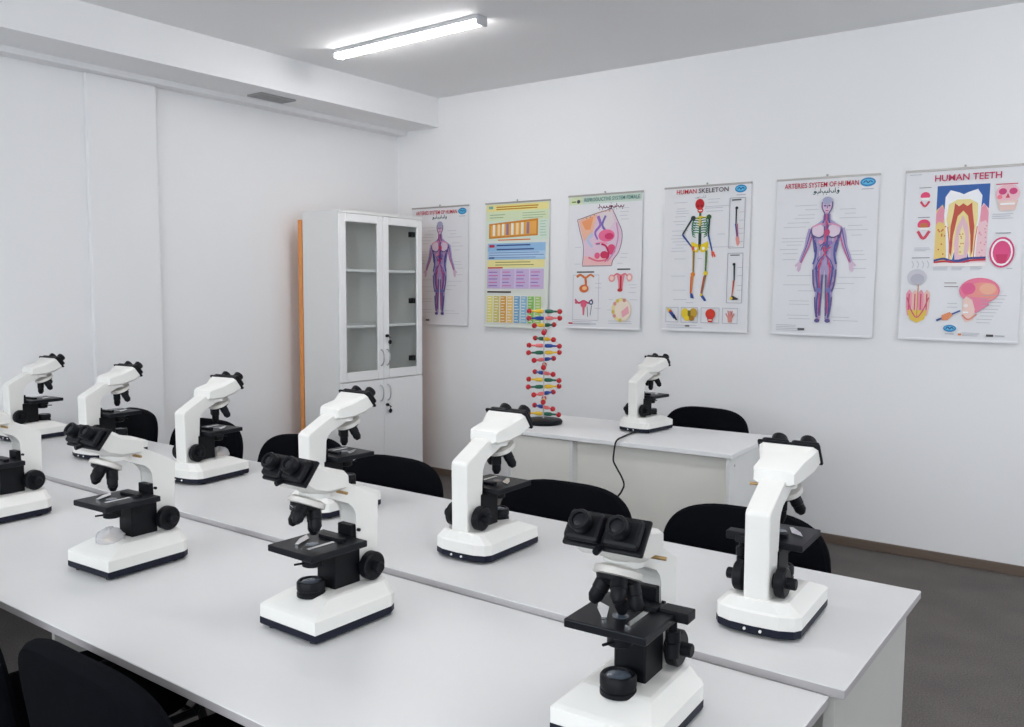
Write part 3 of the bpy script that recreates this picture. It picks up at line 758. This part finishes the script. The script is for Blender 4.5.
p.para(50, 56, 15, 25, 6, (120, 170, 150), .3); p.para(12, 44, 27.6, 27.9, 1, (220, 120, 40), .8)
p.rect(2.5, 30, 55, 42, (150, 190, 226)); p.rect(2.5, 36, 55, 41, (178, 206, 232)); p.para(11, 54, 31.6, 34.6, 2, (40, 60, 130), .9); p.rect(4, 31, 9, 33, (190, 50, 80)); p.para(4, 54, 37, 40.5, 3, (90, 120, 180), .4); p.rect(4, 40.2, 9, 41.2, (40, 60, 130))
p.rect(2.5, 42.2, 54.5, 48, (238, 228, 160)); p.para(10, 50, 44, 46, 2, (120, 120, 70), .5); p.rect(3, 47.6, 17, 48.6, (200, 50, 70))
p.rect(2.5, 49, 54, 63.5, (206, 186, 222))
for i in range(1, 4): p.rect(2.5+i*12.9, 49, 2.9+i*12.9, 63.5, (240, 232, 245))
for r_ in range(5):
    for c_ in range(4): p.rect(4+c_*12.9, 51+r_*2.5, 12.8+c_*12.9-random.uniform(0, 3), 51.7+r_*2.5, (206, 110, 176) if (r_+c_) % 2 else (150, 110, 190))
p.para(3, 34, 66, 66.2, 1, (70, 50, 50), 1.1)
p.rect(2.5, 68.5, 53.5, 89, (236, 236, 226))
for i, c_ in enumerate(((232, 222, 130), (214, 200, 120), (222, 166, 76), (236, 196, 120), (120, 170, 206), (150, 194, 220), (140, 196, 100), (176, 210, 120))):
    p.rect(3+i*6.3, 69, 8.4+i*6.3, 88.6, c_)
    for j in range(9): p.rect(3.6+i*6.3, 70+j*2.1, 7.5+i*6.3-random.uniform(0, 1.5), 70.5+j*2.1, (250, 246, 230))
p.build(t)

# reproductive system chart
t = poster('chart of the female reproductive system with pink drawings', -3.03, 2.143, lean=.022, rot=-.3)
p = Print()
p.rect(.6, .8, 57.4, 6.5, (206, 220, 208)); p.rect(.6, .8, 11, 6.5, (216, 226, 190)); p.ell(8, 4.4, 1.4, 1.4, (50, 60, 60), 10); p.rect(2.5, 4, 6, 5, (120, 150, 60))
p.scribble(24, 44, 8.6, 3.0, (110, 40, 70), .6)
SG = [(7.5, 17), (21, 13.5), (35, 10.5)]+[(q_.x, q_.y) for q_ in smoothpath([(35, 10.5, 0), (39, 18, 0), (42.8, 26, 0), (42.8, 33, 0), (40.5, 40, 0), (36.5, 45, 0), (35.5, 49, 0)], 5)][1:]+[(q_.x, q_.y) for q_ in smoothpath([(12, 49, 0), (12.8, 42, 0), (12.5, 34, 0), (10, 26, 0), (7.5, 17, 0)], 5)][:-1]
p.poly(SG, (226, 200, 216))
p.poly([(8.5, 17.5), (20, 14.5), (23.5, 14), (20, 26), (13, 32), (11, 26)], (238, 186, 160)); p.poly([(11, 18.5), (20.5, 15.2), (18, 24), (14, 24)], (240, 160, 110))
p.poly([(24, 14), (34.5, 11.5), (37, 19), (33, 24), (27, 22)], (226, 214, 216)); p.poly([(13, 42), (36, 44), (35.5, 48.6), (12.4, 48.6)], (238, 190, 190))
p.curve([(24, 15), (26, 21), (22, 26), (24, 31)], 2.4, (150, 110, 190), 1.2); p.curve([(30, 15), (27.5, 21), (30, 25)], 1.6, (120, 110, 180)); p.curve([(20, 27), (16, 31), (20, 36)], 2.6, (190, 200, 226), 1.6)
p.ell(31, 28.5, 6.4, 4.2, (232, 110, 150), 18); p.ell(33, 29, 3.5, 2.2, (214, 60, 110), 14); p.ell(35, 38, 3.4, 3.6, (220, 80, 120), 14); p.ell(29.5, 41.5, 3.2, 2.6, (204, 50, 90), 12); p.ell(24, 42, 2.2, 2.2, (226, 90, 130), 12)
p.curve([(27, 34), (31, 36), (33, 42), (30, 46)], 1.4, (196, 40, 90)); p.curve([(22, 34), (27, 33), (32, 34)], 1.2, (240, 150, 180)); p.curve([(17, 43), (24, 45.5), (32, 45)], 1.2, (226, 110, 140)); p.rect(23, 33.6, 26, 34.4, (110, 60, 130))
p.curve([(38.5, 20), (40, 30), (37, 40), (32, 46)], 1.0, (206, 150, 190))
p.line(SG+SG[:1], .5, (130, 110, 120))
for i in range(8): p.ell(12+i*3, 16+.8*math.sin(i)-i*.65, .7, .5, (206, 150, 80), 8)
for a, b_, v in ((40, 48, 10.5), (41, 48, 13), (41, 47, 15.5), (42, 48, 18), (43, 48, 41), (42, 47, 43.5), (40, 44, 47.5), (6, 11, 36), (6, 11, 47.5)): p.hl(a, b_, v)
p.rect(8, 52.6, 22, 53.6, (90, 90, 90)); p.rect(40, 51, 50, 52, (90, 90, 90))
# four small diagrams
p.frame(5, 55, 26, 86.5, .3, LG)
p.curve([(8, 56.5), (11, 55), (15, 57), (19, 55), (22, 56.5)], 1.8, (214, 120, 60), 1.2); p.curve([(15, 57), (15.5, 61), (15, 63.5)], 1.8, (206, 110, 60)); p.ell(14, 64.5, 3.8, 2.8, (214, 110, 60), 16); p.ell(14.5, 64.2, 2, 1.4, (240, 190, 140), 12)
p.curve([(7, 72), (10, 74.5), (14, 73), (18, 74.5), (21, 72)], 1.3, (206, 70, 110)); p.ell(14, 75.5, 2.4, 2.4, (226, 100, 130), 14); p.line([(14, 77), (14, 83)], 2.0, (220, 110, 130), 1.2); p.ell(20, 74, 1.8, 1.8, (60, 80, 110), 10); p.ell(20, 74, .9, .9, (220, 226, 230), 8); p.ell(8, 74, 1.2, 1.2, (206, 90, 110), 10)
p.line([(17, 77), (17.5, 84)], .4, (60, 60, 70)); p.line([(20.5, 76), (19.5, 83)], .4, (60, 60, 70)); p.para(5, 22, 87.5, 89, 2, LG)
p.ell(36, 57.5, 2.6, 2.6, (232, 160, 160), 14); p.ell(36, 57.5, 1.5, 1.5, (244, 210, 200), 12); p.ell(49.5, 57, 2.4, 2.8, (232, 170, 170), 14); p.ell(49.5, 57, 1.3, 1.6, (246, 220, 210), 12)
p.poly([(39.5, 55), (46, 55), (45, 60), (44.5, 66), (41.5, 66), (41, 60)], (230, 140, 150)); p.line([(43, 56), (43, 66)], 1.4, (196, 40, 70)); p.curve([(37.5, 56), (40, 54.5), (43, 55.6), (46, 54.5), (48, 56)], 1.0, (220, 120, 130)); p.ell(42.5, 65.5, 2, 1.2, (200, 60, 60), 10)
p.ell(44, 79, 7.6, 8.2, (226, 210, 180), 22); p.ell(45, 79, 6.2, 6.8, (240, 224, 206), 20); p.poly([(44, 80), (49, 76), (50, 81), (45, 84)], (236, 170, 180))
for i in range(9):
    a = 1.7+i*.42; p.ell(44+6.4*math.cos(a), 79+7*math.sin(a), 1.3, 1.3, ((214, 190, 90), (236, 220, 150), (220, 150, 140))[i % 3], 10)
for a, b_, v in ((49, 55, 62), (50, 55, 64), (49, 55, 67), (50, 56, 72), (34, 37, 72), (33, 36, 79), (23, 28, 61), (23, 28, 64), (23, 28, 78)): p.hl(a, b_, v)
p.rect(2, 88.2, 5.5, 89.2, (196, 40, 60)); p.para(6, 32, 88.6, 89.2, 2, LG); p.para(34, 54, 86.5, 88, 2, LG)
p.build(t)
lettering(t, 'REPRODUCTIVE SYSTEM FEMALE', 13, 56, 3.6, 2.6, (80, 140, 130), .009)

# skeleton chart
t = poster('human skeleton chart with bones in bright colours', -2.29, 2.152, lean=.018, rot=-.2)
p = Print()
logo(p, 51.2, 3.6, 3.8, 2.4); p.hl(48.5, 54.5, 7.4, LG, .5); p.scribble(21, 29, 7.2, 1.6, (170, 176, 180), .25, 6)
for v in (10, 14, 15.5, 17, 19, 22, 24, 28, 31, 33, 35, 37, 39, 41, 46, 57, 66, 72): p.hl(5+random.uniform(0, 4), 15+random.uniform(-1, 3), v)
for v, a, b_ in ((9, 30, 38), (11, 30, 37), (13.5, 28, 44), (14.5, 28, 40), (16.5, 29, 40), (31, 37, 42), (39, 30, 48), (46, 24, 27), (53, 20, 22), (74, 17, 22)): p.hl(a, b_, v)
red, org, yel, grn, blu, drk = (196, 30, 40), (226, 130, 40), (236, 206, 40), (60, 130, 70), (50, 80, 150), (40, 60, 60)
p.ell(24.5, 11.8, 3.1, 3.5, red, 20); p.ell(25, 15.6, 2.0, 1.7, (214, 60, 60), 14); p.ell(23.4, 12.8, .7, .6, (100, 16, 20), 8); p.ell(26, 12.8, .7, .6, (100, 16, 20), 8); p.rect(23.8, 15.4, 26.2, 16.1, (244, 236, 226))
p.line([(25, 17), (25.2, 38)], 1.5, (70, 110, 70)); p.line([(25.2, 30), (25.2, 38)], 2.0, drk)
p.curve([(19.5, 20), (23, 20.6), (25, 19.6), (28, 20.2), (31.5, 19.6)], 1.0, yel); p.line([(25, 20), (25, 25.5)], 1.6, yel, 1.0)
for i in range(7):
    w = 4.2+1.3*math.sin((i+1)/8*PI)
    for s in (-1, 1): p.curve([(25+s*.5, 20.8+i*1.5), (25+s*w*.75, 20.3+i*1.55), (25+s*w, 22.4+i*1.5), (25+s*w*.6, 24.2+i*1.4)], .55, (grn, (40, 110, 100))[i % 2])
p.ell(20.4, 20.4, 1.7, 1.6, drk, 10); p.ell(31, 20, 1.7, 1.6, (60, 100, 60), 10)
for s in (-1, 1):
    p.poly([(25.2, 37.5), (25.2+s*5.6, 35.2), (25.2+s*6, 38), (25.2+s*4.6, 41.6), (25.2+s*1.4, 42.2), (25.2, 40)], yel); p.ell(25.2+s*2.6, 39.6, 1.1, 1.0, (240, 240, 240), 10)
p.poly([(24, 37), (26.4, 37), (25.2, 41)], (150, 120, 30))
p.line([(19.6, 21), (13.2, 30.6)], 1.3, drk, 1.0); p.line([(13.2, 30.6), (20, 38.6)], 1.2, blu, .9); p.poly([(19.6, 38), (21.6, 38.2), (22, 40.6), (20.4, 41)], (210, 90, 70))
p.line([(31.4, 21), (31, 31.2)], 1.3, drk, 1.0); p.line([(31, 31.2), (33.8, 41.4)], 1.2, blu, .9); p.poly([(33.2, 41.2), (35, 41.8), (36.4, 45), (35.2, 45.2), (34.8, 43.6), (34.4, 45.8), (33.4, 44)], (220, 90, 70))
p.line([(21.4, 41), (21.4, 55.5)], 1.5, (150, 120, 50), 1.1); p.ell(21.2, 56, 1.5, 1.5, org, 12); p.line([(21.0, 57), (20.4, 68)], 1.4, org, .9); p.line([(20, 57), (19.8, 68)], .6, (190, 60, 50)); p.poly([(19.6, 68), (21.2, 68), (22.4, 71.4), (20, 71)], blu)
p.line([(30, 41), (29.8, 55)], 1.5, (90, 120, 60), 1.1); p.ell(29.8, 55.4, 1.5, 1.5, yel, 12); p.line([(29.8, 56.4), (27.6, 68.5)], 1.4, (150, 110, 70), .9); p.line([(28.8, 57), (27, 68)], .6, (190, 60, 50)); p.poly([(26.6, 68.4), (28, 68.2), (31, 72.6), (29.4, 73), (27, 70)], blu); p.ell(27.3, 69, 1, .8, yel, 8)
p.frame(44.5, 9, 54.6, 40, .3, (150, 150, 158)); p.frame(44.2, 43, 54.3, 74, .3, (150, 150, 158))
p.line([(49, 15), (49, 25)], 1.1, drk, .8); p.line([(48.8, 25), (50, 34)], 1.1, blu, .7); p.line([(50, 25), (50.4, 33)], .5, red); p.poly([(49, 33.5), (51, 33), (51.8, 37), (50.6, 39), (49.6, 37.4)], (232, 150, 140)); p.ell(49.2, 15.4, 1.0, 1, drk, 8); p.rect(46, 10, 52, 10.8, (90, 90, 90)); p.rect(46, 44, 52, 44.6, (90, 90, 90))
p.line([(48.8, 50), (49, 60)], 1.2, drk, .9); p.line([(48.8, 60), (47.8, 70)], 1.2, (190, 90, 70), .7); p.ell(48.6, 50, 1, 1, drk, 8); p.poly([(47, 70), (48.4, 69.4), (51.8, 71), (51.6, 72), (47, 72)], (60, 50, 50)); p.ell(47.4, 71, 1, .9, yel, 8)
for v in (18, 23, 28, 31, 36): p.hl(51, 54, v)
for v in (52, 57, 63, 66): p.hl(51, 54, v)
for i, (a, b_) in enumerate(((3, 12), (13.8, 25.4), (27.6, 40), (42, 52))):
    p.frame(a, 77, b_, 86.8, .35, (176, 178, 186))
p.poly([(4, 77.4), (6.4, 78.6), (7, 81), (4.6, 80)], yel); p.line([(6, 79.5), (9.5, 84)], 2.4, blu, 1.8); p.line([(8.6, 82), (11, 85.4)], 1.6, (40, 40, 60), 1.0); p.ell(6.4, 79.6, 1, .9, (190, 60, 50), 8)
p.ell(16.6, 80.8, 2.6, 3.2, (226, 196, 50), 14); p.ell(22.4, 80.6, 2.6, 3.2, (200, 160, 50), 14); p.rect(18.6, 79, 20.6, 85, (120, 110, 40)); p.ell(18, 84, 1.8, 1.8, yel, 10); p.ell(21.4, 84, 1.8, 1.8, (170, 120, 40), 10)
p.ell(34, 81, 3.3, 3.2, (214, 60, 40), 18); p.poly([(31.6, 82), (36.4, 82), (35.4, 86.2), (32.6, 86.2)], (206, 50, 50)); p.rect(32.8, 84.4, 35.2, 85.2, (244, 220, 200))
for i in range(5): p.line([(46.4+i*.35, 84), (44.3+i*1.4, 79.6-(.8 if 0 < i < 4 else -.8))], .65, (206, 110, 100))
p.poly([(45.2, 82), (48.6, 82), (48.4, 86), (46, 86)], (222, 150, 140)); p.para(4, 30, 88.6, 90, 2, LG); p.rect(17, 88.4, 20, 89.4, (110, 110, 110))
p.build(t)
lettering(t, 'HUMAN', 8.5, 22.2, 3.4, 2.9, (200, 40, 50), .012); lettering(t, 'SKELETON', 23.6, 43.5, 3.4, 2.9, (74, 50, 54), .012)

# teeth chart
t = poster('teeth chart with a large cutaway tooth on blue', -.83, 2.150, lean=.012, rot=.2)
p = Print()
p.rect(16, 9, 41.2, 50, (36, 92, 168))
p.poly([(16, 22), (19, 19), (20, 22), (20.5, 27), (24, 50), (16, 50)], (238, 206, 120)); p.poly([(41.2, 22), (38.6, 19), (37.2, 22), (36.8, 27), (33, 50), (41.2, 50)], (240, 200, 206))
p.poly([(16, 24), (18, 19.6), (20.4, 21.8), (19.8, 29), (17.4, 28), (16, 30)], (232, 150, 170)); p.poly([(41.2, 24), (39.4, 19.6), (37, 21.8), (37.6, 29), (40, 28), (41.2, 30)], (232, 150, 170))
p.poly([(20, 25), (20.2, 15), (22.5, 11.5), (27, 13), (29, 14), (31.5, 12.8), (35.6, 11.5), (37.8, 15), (37.4, 25), (36.6, 30), (36, 48.5), (33, 48.5), (29, 26), (25, 48.5), (22, 48.5), (21, 32)], (246, 246, 248))
p.poly([(21.2, 27), (22, 19), (26, 16.6), (32, 16.6), (36, 19), (36.2, 27), (35.4, 34), (34.6, 48.5), (33.6, 48.5), (29, 28), (24.6, 48.5), (23.4, 48.5), (22.6, 34)], (240, 220, 150))
p.poly([(25, 18.5), (27, 20.3), (29, 18.8), (31, 20.3), (33.2, 18.5), (33.6, 23), (34.8, 31), (34.6, 44), (33.8, 47), (33.2, 36), (31.6, 25.5), (29.2, 22.6), (26.6, 25.5), (24.8, 36), (24.4, 47), (23.4, 44), (23.4, 31), (24.6, 23)], (196, 76, 56))
p.poly([(29.2, 25), (32, 31), (33, 40), (32, 48.5), (26.2, 48.5), (25.4, 40), (26.6, 31)], (232, 190, 200)); p.poly([(29.2, 30), (30.8, 36), (30.4, 46), (28, 46), (27.6, 36)], (244, 226, 170))
p.curve([(22, 31), (23.2, 40), (23.4, 48)], .5, (226, 120, 60)); p.curve([(36.2, 31), (35.4, 40), (35.2, 48)], .5, (226, 120, 60))
for i in range(26):
    s = i % 2; p.ell((17+random.random()*4) if s else (37.4+random.random()*3.4), 29+random.random()*18, .45, .45, (206, 110, 60) if s else (226, 150, 170), 6)
for i in range(8): p.ell(28+random.random()*2.4, 34+random.random()*11, .4, .4, (206, 140, 60), 6)
p.curve([(16, 49), (21, 48), (26, 49.6), (32, 48), (41, 47.6)], 1.1, (40, 60, 140)); p.curve([(16, 50), (22, 49.4), (28, 50.4), (34, 49), (41, 48.6)], 1.0, (196, 40, 60)); p.rect(16, 50.3, 41.2, 52, (246, 238, 236))
p.para(16, 24, 52.5, 54, 3, LG); p.para(25, 32, 52.5, 54, 3, LG); p.para(34, 40, 52.5, 54, 3, LG)
# mouths on the left
for cv, sz in ((15.5, 1), (31.5, 1.35)):
    p.ell(10.2, cv-1.5*sz, 2.4*sz, 2.2*sz, (226, 60, 110), 14); p.poly([(10.2-2.6*sz, cv-.6), (10.2+2.6*sz, cv-.6), (10.2+1.4*sz, cv+.8), (10.2-1.4*sz, cv+.8)], (250, 246, 246)); p.curve([(10.2-2.2*sz, cv+1.4), (10.2, cv+4*sz), (10.2+2.2*sz, cv+1.4)], 1.1*sz, (214, 60, 90)); p.hl(7, 13, cv-6, (130, 130, 140), .4)
p.poly([(8.6, 28.6), (11.8, 28.6), (12.4, 31), (8, 31)], (200, 110, 60))
p.para(6, 14, 42, 43.5, 3, LG); p.hl(5, 14, 47.4, (130, 130, 140), .4)
for i in range(4): p.curve([(5+i*2.6, 49), (6+i*2.6, 51), (5.4+i*2.6, 53)], .4, (200, 200, 206))
p.ell(8, 58, 5, 4.5, (206, 204, 212), 16); p.ell(8.4, 59, 3.6, 3, (186, 184, 196), 14)
for i in range(4):
    u = 4.6+i*3.0; p.poly([(u-1.6, 67), (u, 64.6), (u+1.6, 67), (u+1.5, 74), (u+.6, 79), (u-.6, 79), (u-1.4, 74)], ((232, 150, 170), (236, 190, 180))[i % 2]); p.line([(u, 67), (u, 77)], .6, (206, 60, 90))
p.poly([(4, 76), (14, 76), (12.8, 81), (9, 83), (5.4, 81)], (226, 190, 70)); p.line([(9, 62), (9, 80)], .5, (200, 130, 60)); p.curve([(3.6, 69), (6, 76), (9, 80), (12, 76), (14.6, 69)], .7, (206, 80, 110))
# skull and open mouth on the right
p.ell(49.5, 14.8, 5.6, 5.0, (238, 190, 200), 20); p.ell(47.2, 13.6, 1.9, 1.7, (206, 60, 120), 12); p.ell(52, 13.6, 1.9, 1.7, (206, 60, 120), 12); p.poly([(49.6, 14.4), (50.6, 17), (48.6, 17)], (214, 70, 90)); p.poly([(45, 18.2), (54.4, 18.2), (53.2, 23.4), (46.2, 23.4)], (232, 200, 190)); p.rect(46.4, 19.6, 53, 20.5, (250, 250, 250)); p.ell(46, 16.4, 1.2, 1.2, (240, 120, 140), 10)
p.hl(44, 54, 9.8, (206, 60, 90), .5); p.para(43, 54, 25.2, 27.4, 3, LG); p.hl(45, 52, 35, (130, 130, 140), .4)
p.ell(48.4, 45, 5.8, 8, (216, 60, 120), 24); p.ell(48.4, 45, 5.0, 7.0, (250, 246, 248), 22); p.ell(48.4, 45, 4.2, 6.0, (226, 70, 130), 20); p.poly([(45.6, 46), (51.2, 46), (50.4, 50.6), (46.4, 50.6)], (206, 40, 100)); p.hl(51, 53.6, 53.4, LG, .4)
# head in profile
p.ell(39, 65, 9.6, 6.8, (236, 120, 150), 26); p.ell(40.5, 65.6, 7.4, 5.0, (238, 150, 140), 22); p.ell(43, 64, 4.0, 3.0, (240, 176, 150), 18); p.ell(33.8, 64, 3.4, 3.2, (226, 90, 140), 16); p.poly([(32, 68), (43, 69), (44, 72.5), (38, 77), (33, 74)], (232, 130, 160))
p.poly([(31.4, 70.5), (33, 68), (36, 70), (37.4, 75), (36.8, 80.5), (33.4, 82), (31.6, 79.4)], (240, 206, 196)); p.curve([(31.4, 78), (34.5, 80.4), (38.4, 77.4)], .8, (214, 130, 110)); p.ell(33, 73, 1.1, 1, (250, 240, 240), 10); p.rect(31.8, 76.2, 34.4, 77, (250, 250, 250))
for i in range(9): p.hl(40-(i > 6)*1.5, 52-i*.9, 67.5+i*1.8)
p.line([(19, 81.4), (30.5, 75.8)], 1.1, (40, 80, 150), .7); p.poly([(21.5, 78.4), (25.4, 76.6), (27, 78.2), (24.6, 81), (21.6, 81.2)], (226, 140, 90)); p.para(22, 30, 61, 63, 2, (120, 90, 90), .35); p.para(24, 29, 72, 74, 2, LG)
logo(p, 25.8, 85.4, 3.2, 1.9); p.hl(23.6, 28, 88.4, LG, .5); p.para(32, 42, 87.6, 89, 3, LG); p.rect(30, 88, 31.6, 89, (226, 130, 60)); p.rect(43.4, 88, 46.8, 89.2, (60, 60, 60)); p.rect(47.4, 88.3, 52, 88.9, LG); p.hl(2, 8, 2.4, LG, .35)
p.build(t)
lettering(t, 'HUMAN TEETH', 14.6, 46.4, 4.9, 3.5, (196, 36, 90), .016)
